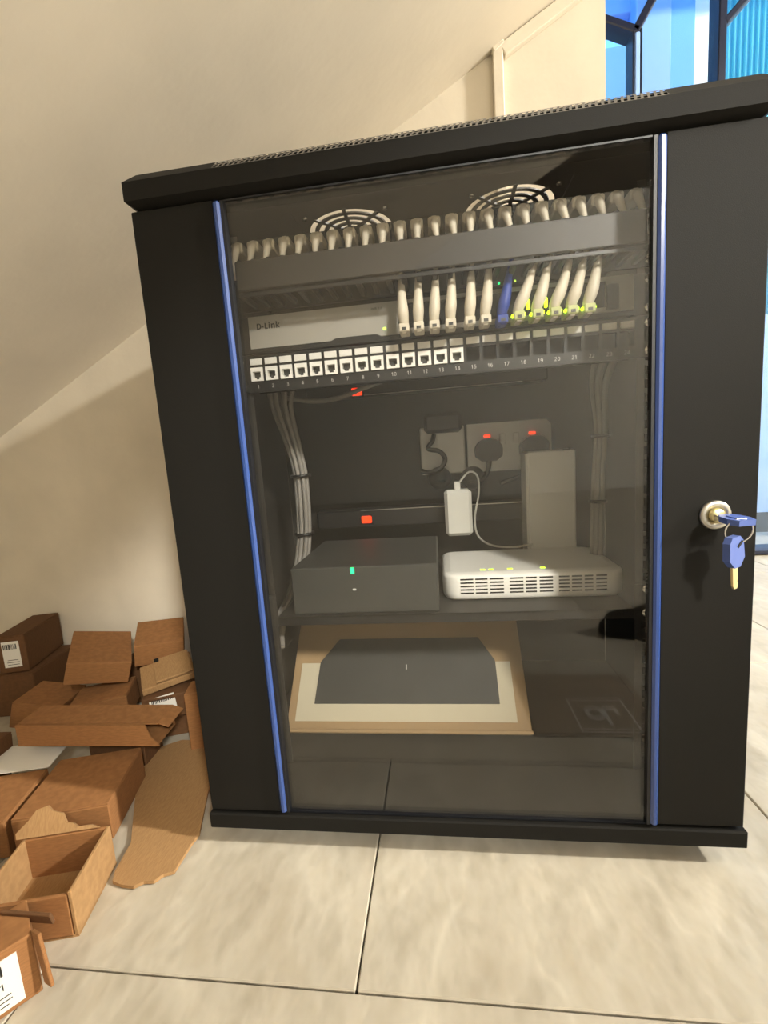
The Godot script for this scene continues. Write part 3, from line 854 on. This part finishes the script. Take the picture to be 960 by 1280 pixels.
func lower_bay():
	# cantilever shelf
	var sh := thing("shelf", "black rack shelf carrying the grey box and the white router", "shelf", Vector3(0, 0.262, ZR))
	put(sh, "tray", bx(Vector3(0, -0.0008, -0.135), Vector3(0.44, 0.0016, 0.272)), M.inner_steel)
	put(sh, "front_lip", bx(Vector3(0, -0.006, 0.0), Vector3(0.442, 0.012, 0.002), 0.0004), M.black_plastic)
	for s in [-1, 1]:
		put(sh, "ear", bx(Vector3(s * 0.2305, 0.008, 0), Vector3(0.022, 0.043, 0.0024)), M.inner_steel)
	ears(sh, 0.272, ZR + 0.0012)
	# grey box with a green lamp
	var gb := thing("grey_box", "dark grey metal box with one green lamp on the left of the shelf", "box", Vector3(-0.104, 0.2625, -0.17))
	put(gb, "case", bx(Vector3(0, 0.031, 0), Vector3(0.19, 0.062, 0.178), 0.0015), M.dark_grey)
	put(gb, "green_lamp", bx(Vector3.ZERO, Vector3(0.005, 0.008, 0.002), 0.0006), M.led_green, Vector3(-0.013, 0.057, 0.0895))
	put(gb, "button", bx(Vector3.ZERO, Vector3(0.0045, 0.0025, 0.0014), 0.0004), M.print_white, Vector3(-0.012, 0.032, 0.0895))
	# router
	var rt := thing("router", "white router with rows of vent slots and green lamps on the shelf", "router", Vector3(0.113, 0.2625, -0.118))
	var rb := MB.new()
	var zl := []
	var prof := func(inset: float, yy: float):
		var pts := []
		var hw := 0.1165 - inset
		var z1 := 0.001 - inset
		var z0 := -0.140 + inset
		var rad := maxf(0.022 - inset, 0.004)
		for cn in [[hw - rad, z1 - rad, 0.0], [-hw + rad, z1 - rad, PI / 2], [-hw + rad, z0 + rad, PI], [hw - rad, z0 + rad, 1.5 * PI]]:
			for k in 7:
				var a: float = cn[2] + PI / 2 * k / 6.0
				pts.append(Vector3(cn[0] + cos(a) * rad, yy, cn[1] + sin(a) * rad))
		return pts
	var lv := [[0.008, 0.0], [0.003, 0.001], [0.0008, 0.004], [0.0, 0.009], [0.0, 0.030], [0.001, 0.033], [0.004, 0.0352], [0.012, 0.0364]]
	for i in lv.size() - 1:
		var a: Array = prof.call(lv[i][0], lv[i][1])
		var b: Array = prof.call(lv[i + 1][0], lv[i + 1][1])
		for k in a.size():
			var k2 := (k + 1) % a.size()
			rb.quad(a[k], b[k], b[k2], a[k2], true)
	var tp: Array = prof.call(lv[-1][0], lv[-1][1])
	var bt: Array = prof.call(lv[0][0], lv[0][1])
	for k in range(1, tp.size() - 1):
		rb.tri(tp[0], tp[k + 1], tp[k])
		rb.tri(bt[0], bt[k], bt[k + 1])
	put(rt, "case", rb.done(), M.white_plastic)
	var cols := [[217, 263], [270, 312], [320, 368], [388, 435], [443, 480], [490, 535], [555, 590], [598, 632], [640, 668], [678, 713]]
	for cl in cols:
		var xa: float = -0.0995 + (cl[0] - 190.0) * 0.000372 - 0.004
		var xb: float = -0.0995 + (cl[1] - 190.0) * 0.000372 - 0.004
		for r in 5:
			put(rt, "vent_slot", bx(Vector3.ZERO, Vector3(xb - xa, 0.0019, 0.0012)), M.gap_black, Vector3((xa + xb) / 2, 0.0105 + 0.0047 * r, 0.0009))
	for x in [-0.062, -0.051, -0.026, 0.0165]:
		put(rt, "lamp", bx(Vector3.ZERO, Vector3(0.0065, 0.0010, 0.0025), 0.0003), M.led_lime, Vector3(x, 0.0366, -0.018))
	# white upright box behind the router
	var st := thing("upright_box", "white upright box standing behind the right of the router", "box", Vector3(0.174, 0.2625, -0.285))
	put(st, "case", bx(Vector3(0, 0.094, 0), Vector3(0.072, 0.188, 0.045), 0.002), M.white_plastic)
	put(st, "side_cover", bx(Vector3(-0.0375, 0.093, 0), Vector3(0.004, 0.184, 0.041), 0.0008), M.label_white)
	put(st, "bright_tab", bx(Vector3(0.022, 0.1885, 0.0225), Vector3(0.009, 0.003, 0.0012), 0.0003), M.chrome)
	# sloping framed board in the bottom of the cabinet
	var fr := thing("sloping_board", "tan board with a pale sheet and a dark six-sided plate, leaning in the cabinet bottom", "board", Vector3(-0.0715, 0.0520, -0.1430), Vector3(-atan2(0.1185, 0.128), 0, 0))
	put(fr, "board", bx(Vector3(0, 0.0875, -0.0045), Vector3(0.368, 0.175, 0.005), 0.001), M.board_tan)
	put(fr, "board_edge", bx(Vector3(0, 0.0025, 0.0005), Vector3(0.370, 0.005, 0.004), 0.0008), M.board_tan)
	put(fr, "pale_sheet", bx(Vector3(-0.003, 0.060, -0.0014), Vector3(0.336, 0.088, 0.0012)), M.sheet_pale)
	var hx := MB.new()
	hx.prism(PackedVector2Array([Vector2(-0.1425, 0.041), Vector2(0.1425, 0.041), Vector2(0.1425, 0.105), Vector2(0.119, 0.143), Vector2(-0.1105, 0.143), Vector2(-0.1395, 0.105)]), -0.0008, 0.0010)
	put(fr, "dark_plate", hx.done(), M.dark_grey)
	put(fr, "white_mark", bx(Vector3(0.0025, 0.096, 0.0013), Vector3(0.0014, 0.008, 0.0006)), M.print_white)

# ---------------------------------------------------------------- cartons
func carton(label: String, at: Vector3, dims: Vector3, rot_deg: Vector3, m: Material, seam := "z", group := "cartons heaped beside the cabinet") -> Node3D:
	var rot := Vector3(deg_to_rad(rot_deg.x), deg_to_rad(rot_deg.y), deg_to_rad(rot_deg.z))
	var t := thing("carton", label, "carton", at, rot, group)
	put(t, "body", bx(Vector3(0, -0.001, 0), dims - Vector3(0, 0.002, 0), 0.0012), m)
	if seam == "z" or seam == "x":
		for s in [-1, 1]:
			var sz := Vector3(dims.x / 2 - 0.0016, 0.002, dims.z - 0.002) if seam == "z" else Vector3(dims.x - 0.002, 0.002, dims.z / 2 - 0.0016)
			var of := Vector3(s * dims.x / 4, 0, 0) if seam == "z" else Vector3(0, 0, s * dims.z / 4)
			put(t, "flap", bx(Vector3.ZERO, sz, 0.0005), m, Vector3(0, dims.y / 2 - 0.0008, 0) + of)
	elif seam == "tuck":
		put(t, "flap", bx(Vector3.ZERO, Vector3(dims.x - 0.001, 0.002, dims.z - 0.001), 0.0005), m, Vector3(0, dims.y / 2 - 0.0008, 0))
	return t

func barcode_label(t: Node3D, at: Vector3, rot: Vector3, w: float, h: float, txt := ""):
	var l := put(t, "label", bx(Vector3.ZERO, Vector3(w, h, 0.0006)), M.paper, at, rot)
	var m := MB.new()
	var x := -w * 0.40
	while x < w * 0.40:
		var bw := rng.randf_range(0.0006, 0.0018)
		m.box(Vector3(x, h * 0.30, 0.0004), Vector3(bw, h * 0.20, 0.0003))
		x += bw + rng.randf_range(0.0007, 0.0016)
	for k in 3:
		m.box(Vector3(w * 0.03, -h * (0.22 + 0.09 * k), 0.0004), Vector3(w * rng.randf_range(0.6, 0.8), h * 0.018, 0.0003))
	put(l, "barcode", m.done(), M.print_dark)
	if txt:
		put(l, "lettering", text_mesh(txt, h * 0.13), M.print_dark, Vector3(w * 0.24, -h * 0.02, 0.0004))

func board(pts: Array, th: float) -> ArrayMesh:   # irregular board lying in the xz plane
	var poly := PackedVector2Array()
	for p in pts:
		poly.append(Vector2(p[0], -p[1]))
	var m := MB.new()
	m.prism(poly, 0.0, th, Transform3D(Basis(Vector3.RIGHT, -PI / 2), Vector3.ZERO))
	return m.done()

func cartons():
	var t: Node3D
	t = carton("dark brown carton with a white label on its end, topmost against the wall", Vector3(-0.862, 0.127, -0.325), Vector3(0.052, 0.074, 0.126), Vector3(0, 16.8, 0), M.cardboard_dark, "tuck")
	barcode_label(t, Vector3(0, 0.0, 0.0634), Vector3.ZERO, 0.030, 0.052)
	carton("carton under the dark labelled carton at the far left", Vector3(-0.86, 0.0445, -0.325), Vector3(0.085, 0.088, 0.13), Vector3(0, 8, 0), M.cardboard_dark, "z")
	carton("large tilted carton leaning between the labelled carton and the small one by the wall", Vector3(-0.662, 0.118, -0.272), Vector3(0.100, 0.042, 0.125), Vector3(8, 36, -16), M.cardboard, "tuck")
	carton("small closed carton touching the wall next to the cabinet", Vector3(-0.572, 0.123, -0.326), Vector3(0.086, 0.045, 0.092), Vector3(10, 30, -5), M.cardboard, "tuck")
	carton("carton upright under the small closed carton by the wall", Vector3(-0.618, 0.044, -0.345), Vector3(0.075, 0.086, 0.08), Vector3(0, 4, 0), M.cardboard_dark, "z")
	t = carton("flattened pale carton with a notch beside the cabinet's side", Vector3(-0.510, 0.0975, -0.247), Vector3(0.086, 0.014, 0.080), Vector3(7, 37, 5), M.cardboard_light, "none")
	put(t, "folded_lid", bx(Vector3(0.010, 0.0092, 0), Vector3(0.060, 0.004, 0.078), 0.0008), M.cardboard_light)
	put(t, "notch", bx(Vector3(-0.014, 0.0112, -0.034), Vector3(0.008, 0.0016, 0.012)), M.gap_black)
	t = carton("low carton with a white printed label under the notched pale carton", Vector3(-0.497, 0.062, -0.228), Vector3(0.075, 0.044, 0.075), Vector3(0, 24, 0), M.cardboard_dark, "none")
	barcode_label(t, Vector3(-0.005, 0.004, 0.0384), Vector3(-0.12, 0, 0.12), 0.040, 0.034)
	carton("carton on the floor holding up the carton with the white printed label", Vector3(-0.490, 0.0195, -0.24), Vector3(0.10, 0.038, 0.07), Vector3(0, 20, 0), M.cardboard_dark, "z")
	carton("tilted carton lying left of the dark seam behind the long carton", Vector3(-0.735, 0.047, -0.222), Vector3(0.080, 0.046, 0.085), Vector3(-3, 14, -14), M.cardboard, "tuck")
	carton("flat carton right of the dark seam behind the long carton", Vector3(-0.630, 0.047, -0.232), Vector3(0.092, 0.044, 0.074), Vector3(0, 24, 2), M.cardboard, "tuck")
	# long open-ended carton
	t = thing("long_carton", "long narrow carton lying across the pile with its right end open", "carton", Vector3(-0.533, 0.088, -0.103), Vector3(deg_to_rad(2), deg_to_rad(4), deg_to_rad(-2)), "cartons heaped beside the cabinet")
	var lm := MB.new()
	lm.box(Vector3(0, 0.0155, -0.003), Vector3(0.212, 0.0022, 0.045)); lm.box(Vector3(0, -0.0155, 0), Vector3(0.212, 0.0022, 0.050))
	lm.box(Vector3(0, 0, -0.0245), Vector3(0.212, 0.031, 0.0022)); lm.box(Vector3(-0.105, 0, 0), Vector3(0.0022, 0.031, 0.048))
	lm.prism(PackedVector2Array([Vector2(-0.106, -0.0165), Vector2(0.108, -0.0165), Vector2(0.096, -0.002), Vector2(0.090, 0.0165), Vector2(-0.106, 0.0165)]), 0.0225, 0.0247)
	put(t, "body", lm.done(), M.cardboard)
	put(t, "end_flap", bx(Vector3.ZERO, Vector3(0.018, 0.0022, 0.044), 0.0005), M.cardboard, Vector3(0.113, 0.0125, -0.004), Vector3(0, 0, -0.35))
	carton("carton hidden behind the long carton, propping up its right end", Vector3(-0.530, 0.035, -0.150), Vector3(0.09, 0.068, 0.05), Vector3(0, 4, 0), M.cardboard_dark, "z")
	t = carton("carton cut off by the left edge, beside the long carton", Vector3(-0.735, 0.060, -0.068), Vector3(0.12, 0.045, 0.045), Vector3(-3, 8, -3), M.cardboard_dark, "tuck")
	carton("carton underneath the one cut off by the left edge", Vector3(-0.745, 0.018, -0.07), Vector3(0.10, 0.034, 0.06), Vector3(0, 5, 0), M.cardboard_dark, "z")
	carton("large flat carton in front of the long one, right of the dark slit", Vector3(-0.507, 0.026, -0.036), Vector3(0.112, 0.050, 0.112), Vector3(0, 16, 0), M.cardboard, "tuck")
	carton("large flat carton in front of the long one, left of the dark slit", Vector3(-0.619, 0.026, 0.004), Vector3(0.110, 0.050, 0.095), Vector3(0, 16, 0), M.cardboard, "tuck")
	# white paper
	var p := put(self, "paper_sheet", board([[-0.06, -0.03], [0.05, -0.035], [0.055, 0.03], [-0.05, 0.035]], 0.0012), M.paper, Vector3(-0.635, 0.0545, -0.073), Vector3(0, 0.2, 0))
	tag(p, "white paper sheet lying among the cartons below the long one", "paper")
	# open tray carton: lamp light and shade put into its wall colours
	t = thing("open_carton", "open shallow carton tray with torn back flap in front of the pile", "carton", Vector3(-0.445, 0.0, 0.086), Vector3(0, deg_to_rad(14), 0), "cartons heaped beside the cabinet")
	var hw := 0.0475
	var hd := 0.041
	put(t, "base", bx(Vector3(0, 0.0018, 0), Vector3(2 * hw, 0.003, 2 * hd)), M.cardboard_light)
	put(t, "right_wall", bx(Vector3(hw - 0.002, 0.0265, 0), Vector3(0.004, 0.051, 2 * hd), 0.0008), M.cardboard_light)  # paler board carries the lamp-lit side
	put(t, "left_wall", bx(Vector3(-hw + 0.002, 0.0265, 0), Vector3(0.004, 0.051, 2 * hd), 0.0008), M.cardboard_light)
	put(t, "front_wall", bx(Vector3(-0.002, 0.025, hd - 0.002), Vector3(2 * hw - 0.006, 0.048, 0.004), 0.0008), M.cardboard)  # deeper board tone carries the unlit side
	put(t, "back_wall", bx(Vector3(0, 0.0265, -hd + 0.002), Vector3(2 * hw - 0.006, 0.051, 0.004), 0.0008), M.cardboard)
	var tm := MB.new()
	tm.prism(PackedVector2Array([Vector2(-0.050, 0.0), Vector2(0.040, 0.0), Vector2(0.030, 0.004), Vector2(0.016, 0.004), Vector2(0.010, 0.008), Vector2(0.002, 0.010), Vector2(-0.004, 0.020), Vector2(-0.016, 0.024), Vector2(-0.022, 0.030), Vector2(-0.034, 0.027), Vector2(-0.040, 0.018), Vector2(-0.052, 0.006)]), 0.0, 0.004)
	put(t, "torn_flap", tm.done(), M.cardboard_light, Vector3(-0.003, 0.052, -hd), Vector3(-0.6, 0, 0))
	# labelled carton in the corner of the picture
	t = thing("labelled_carton", "carton with a large white barcode label in the near left corner", "carton", Vector3(-0.444, 0.0, 0.196), Vector3(0, deg_to_rad(-39.7), 0), "cartons heaped beside the cabinet")
	put(t, "body", bx(Vector3(0, 0.031, 0), Vector3(0.045, 0.061, 0.13), 0.001), M.cardboard)
	put(t, "lid_flap", bx(Vector3.ZERO, Vector3(0.052, 0.012, 0.003), 0.0006), M.cardboard_dark, Vector3(-0.0013, 0.060, -0.0640), Vector3(0.2, deg_to_rad(39.7), 0))
	put(t, "side_flap", bx(Vector3(0.006, -0.026, 0), Vector3(0.012, 0.052, 0.003), 0.0006), M.cardboard, Vector3(0.022, 0.064, -0.066), Vector3(0, 0.35, 0.12))
	barcode_label(t, Vector3(0.0229, 0.030, -0.008), Vector3(0, PI / 2, 0), 0.090, 0.048, "81.781")
	# upright board at the left edge
	var ub := put(self, "cardboard_flap", bx(Vector3(0, 0.042, 0), Vector3(0.004, 0.084, 0.09), 0.0008), M.cardboard, Vector3(-0.512, 0.001, 0.128), Vector3(0, deg_to_rad(12), deg_to_rad(-4)))
	tag(ub, "upright cardboard flap at the left edge beside the open tray", "cardboard")
	# flat torn sheet on the floor
	var c := Vector3(-0.40, 0.001, -0.05)
	var sh := put(self, "cardboard_sheet", board([[0.012, -0.135], [0.033, -0.093], [0.049, -0.026], [0.075, 0.044], [0.073, 0.060], [0.073, 0.096], [0.062, 0.100], [0.056, 0.108], [0.044, 0.109], [0.036, 0.115], [0.020, 0.114], [0.006, 0.110], [0.000, 0.098], [-0.008, 0.060], [-0.023, 0.037], [-0.060, -0.02], [-0.102, -0.113], [-0.06, -0.14]], 0.004), M.cardboard_light, c, Vector3(0, 0, deg_to_rad(1.2)))
	tag(sh, "flat torn cardboard sheet on the floor against the cabinet's side", "cardboard")
	carton("small upright reddish carton squeezed against the cabinet's side", Vector3(-0.418, 0.052, -0.190), Vector3(0.034, 0.098, 0.045), Vector3(0, 15, 0), M.cardboard, "tuck")
	var rd := put(self, "red_scrap", bx(Vector3.ZERO, Vector3(0.012, 0.030, 0.05), 0.004), M.red_plastic, Vector3(-0.330, 0.016, -0.075), Vector3(0, 0.5, 0))
	tag(rd, "small red plastic scrap between the cardboard sheet and the cabinet", "scrap")

func lock_keys():
	# key in the lock: blade goes in, blue head sticks out towards the room
	var k := thing("key", "blue-headed key turned sideways in the cabinet lock", "key", Vector3(0.2617, 0.384, 0.0064), Vector3(0.08, 0.22, 0))
	put(k, "blade", bx(Vector3(0, 0, 0.002), Vector3(0.007, 0.0018, 0.012), 0.0003), M.steel)
	var hm := MB.new()
	var lay := Transform3D(Basis(Vector3.RIGHT, PI / 2), Vector3.ZERO)
	hm.prism(PackedVector2Array([Vector2(-0.005, 0.005), Vector2(-0.010, 0.012), Vector2(-0.0115, 0.022), Vector2(-0.008, 0.031), Vector2(0.008, 0.031), Vector2(0.0115, 0.022), Vector2(0.010, 0.012), Vector2(0.005, 0.005)]), -0.0026, 0.0026, lay)
	put(k, "key_head", hm.done(), M.key_blue)
	put(k, "grip_ridge", bx(Vector3(0, 0.0028, 0.019), Vector3(0.010, 0.0012, 0.013), 0.0004), M.key_blue)
	var r := thing("key_ring", "thin split ring joining the two blue-headed keys", "key ring", Vector3(0.2655, 0.3735, 0.030))
	var pts := []
	for i in 33:
		var a := TAU * i / 32.0
		pts.append(Vector3(cos(a) * 0.0115, sin(a) * 0.0115, 0.002 * sin(a)))
	var rm := MB.new()
	rm.tube(pts, 0.0008, 6)
	put(r, "ring", rm.done(), M.chrome)
	var h := thing("key", "blue-headed key hanging from the ring below the lock", "key", Vector3(0.2610, 0.3655, 0.030), Vector3(0, 0.5, 0.10))
	var hp := MB.new()
	hp.prism(PackedVector2Array([Vector2(-0.006, 0.003), Vector2(0.005, 0.003), Vector2(0.0095, -0.002), Vector2(0.0105, -0.018), Vector2(0.004, -0.026), Vector2(-0.004, -0.026), Vector2(-0.0105, -0.018), Vector2(-0.0095, -0.002)]), -0.0032, 0.0032)
	put(h, "key_head", hp.done(), M.key_blue)
	put(h, "slot", bx(Vector3(0.001, -0.006, 0.0034), Vector3(0.008, 0.0025, 0.0006)), M.gap_black, Vector3.ZERO, Vector3(0, 0, 0.6))
	var bl := MB.new()
	bl.prism(PackedVector2Array([Vector2(-0.0035, -0.024), Vector2(0.0035, -0.024), Vector2(0.0035, -0.038), Vector2(0.0024, -0.040), Vector2(0.0035, -0.043), Vector2(0.002, -0.047), Vector2(-0.002, -0.047), Vector2(-0.0035, -0.044)]), -0.001, 0.001)
	put(h, "blade", bl.done(), M.brass)

func in_front():
	# what stands on the floor before the cabinet and shows in its glass
	for k in 1:
		var t := thing("shoe", "black leather shoe on the floor, mirrored low in the right of the cabinet glass", "shoe", Vector3(0.50, 0.0, 0.585), Vector3(0, PI + 0.12, 0))
		var m := MB.new()
		var rings := []
		for i in 15:
			var u := i / 14.0
			var x := lerpf(-0.14, 0.14, u)
			var w := 0.036 + 0.010 * sin(clampf((u - 0.3) / 0.6, 0, 1) * PI)
			w *= sqrt(clampf(1.0 - pow((u - 0.5) / 0.505, 8), 0.0, 1.0))
			var h := lerpf(0.092, 0.048, smoothstep(0.35, 0.8, u)) * sqrt(clampf(1.0 - pow(maxf(u - 0.7, 0) / 0.305, 3), 0.02, 1.0))
			var rg := []
			for a in 16:
				var an := TAU * a / 16
				var yy := maxf(sin(an), -0.0)
				rg.append(Vector3(x, 0.012 + h * pow(yy, 0.8), cos(an) * w * (1.0 - 0.25 * yy)))
			rings.append(rg)
		for i in 14:
			for a in 16:
				m.quad(rings[i][a], rings[i + 1][a], rings[i + 1][(a + 1) % 16], rings[i][(a + 1) % 16], true)
		for a in range(1, 15):
			m.tri(rings[0][0], rings[0][a], rings[0][a + 1])
			m.tri(rings[14][0], rings[14][a + 1], rings[14][a])
		put(t, "upper", m.done(), M.shoe_leather)
		var poly := []
		for i in 29:
			var a := TAU * i / 28
			poly.append([cos(a) * 0.143, sin(a) * (0.043 + 0.006 * cos(a))])
		put(t, "sole", board(poly, 0.012), M.black_plastic)
	var d := put(self, "printed_sheet", board([[-0.09, -0.09], [0.10, -0.09], [0.12, 0.10], [-0.09, 0.10]], 0.002), M.sheet_brown, Vector3(0.22, 0.0004, 0.295))
	tag(d, "flat brown cardboard sheet with a squared mark, mirrored in the cabinet glass", "cardboard")
	var mk := MB.new()
	for b in [[0, -0.045, 0.092, 0.003], [0, 0.045, 0.092, 0.003]]:
		mk.box(Vector3(b[0], 0, b[1]), Vector3(b[2], 0.0006, b[3]))
	for b in [-0.045, 0.045]:
		mk.box(Vector3(b, 0, 0), Vector3(0.003, 0.0006, 0.092))
	var loop := []
	for i in 25:
		var a := TAU * i / 24
		loop.append(Vector3(-0.010 + cos(a) * 0.013, 0.0, 0.004 + sin(a) * 0.015))
	for i in 24:
		var mid: Vector3 = (loop[i] + loop[i + 1]) / 2
		mk.box(mid, Vector3(0.006, 0.0006, 0.006))
	mk.box(Vector3(0.006, 0, -0.006), Vector3(0.006, 0.0006, 0.048))
	mk.box(Vector3(0.018, 0, 0.018), Vector3(0.020, 0.0006, 0.006))
	mk.box(Vector3(0.026, 0, 0.010), Vector3(0.006, 0.0006, 0.018))
	put(d, "printed_mark", mk.done(), M.label_white, Vector3(0.03, 0.0022, -0.035))
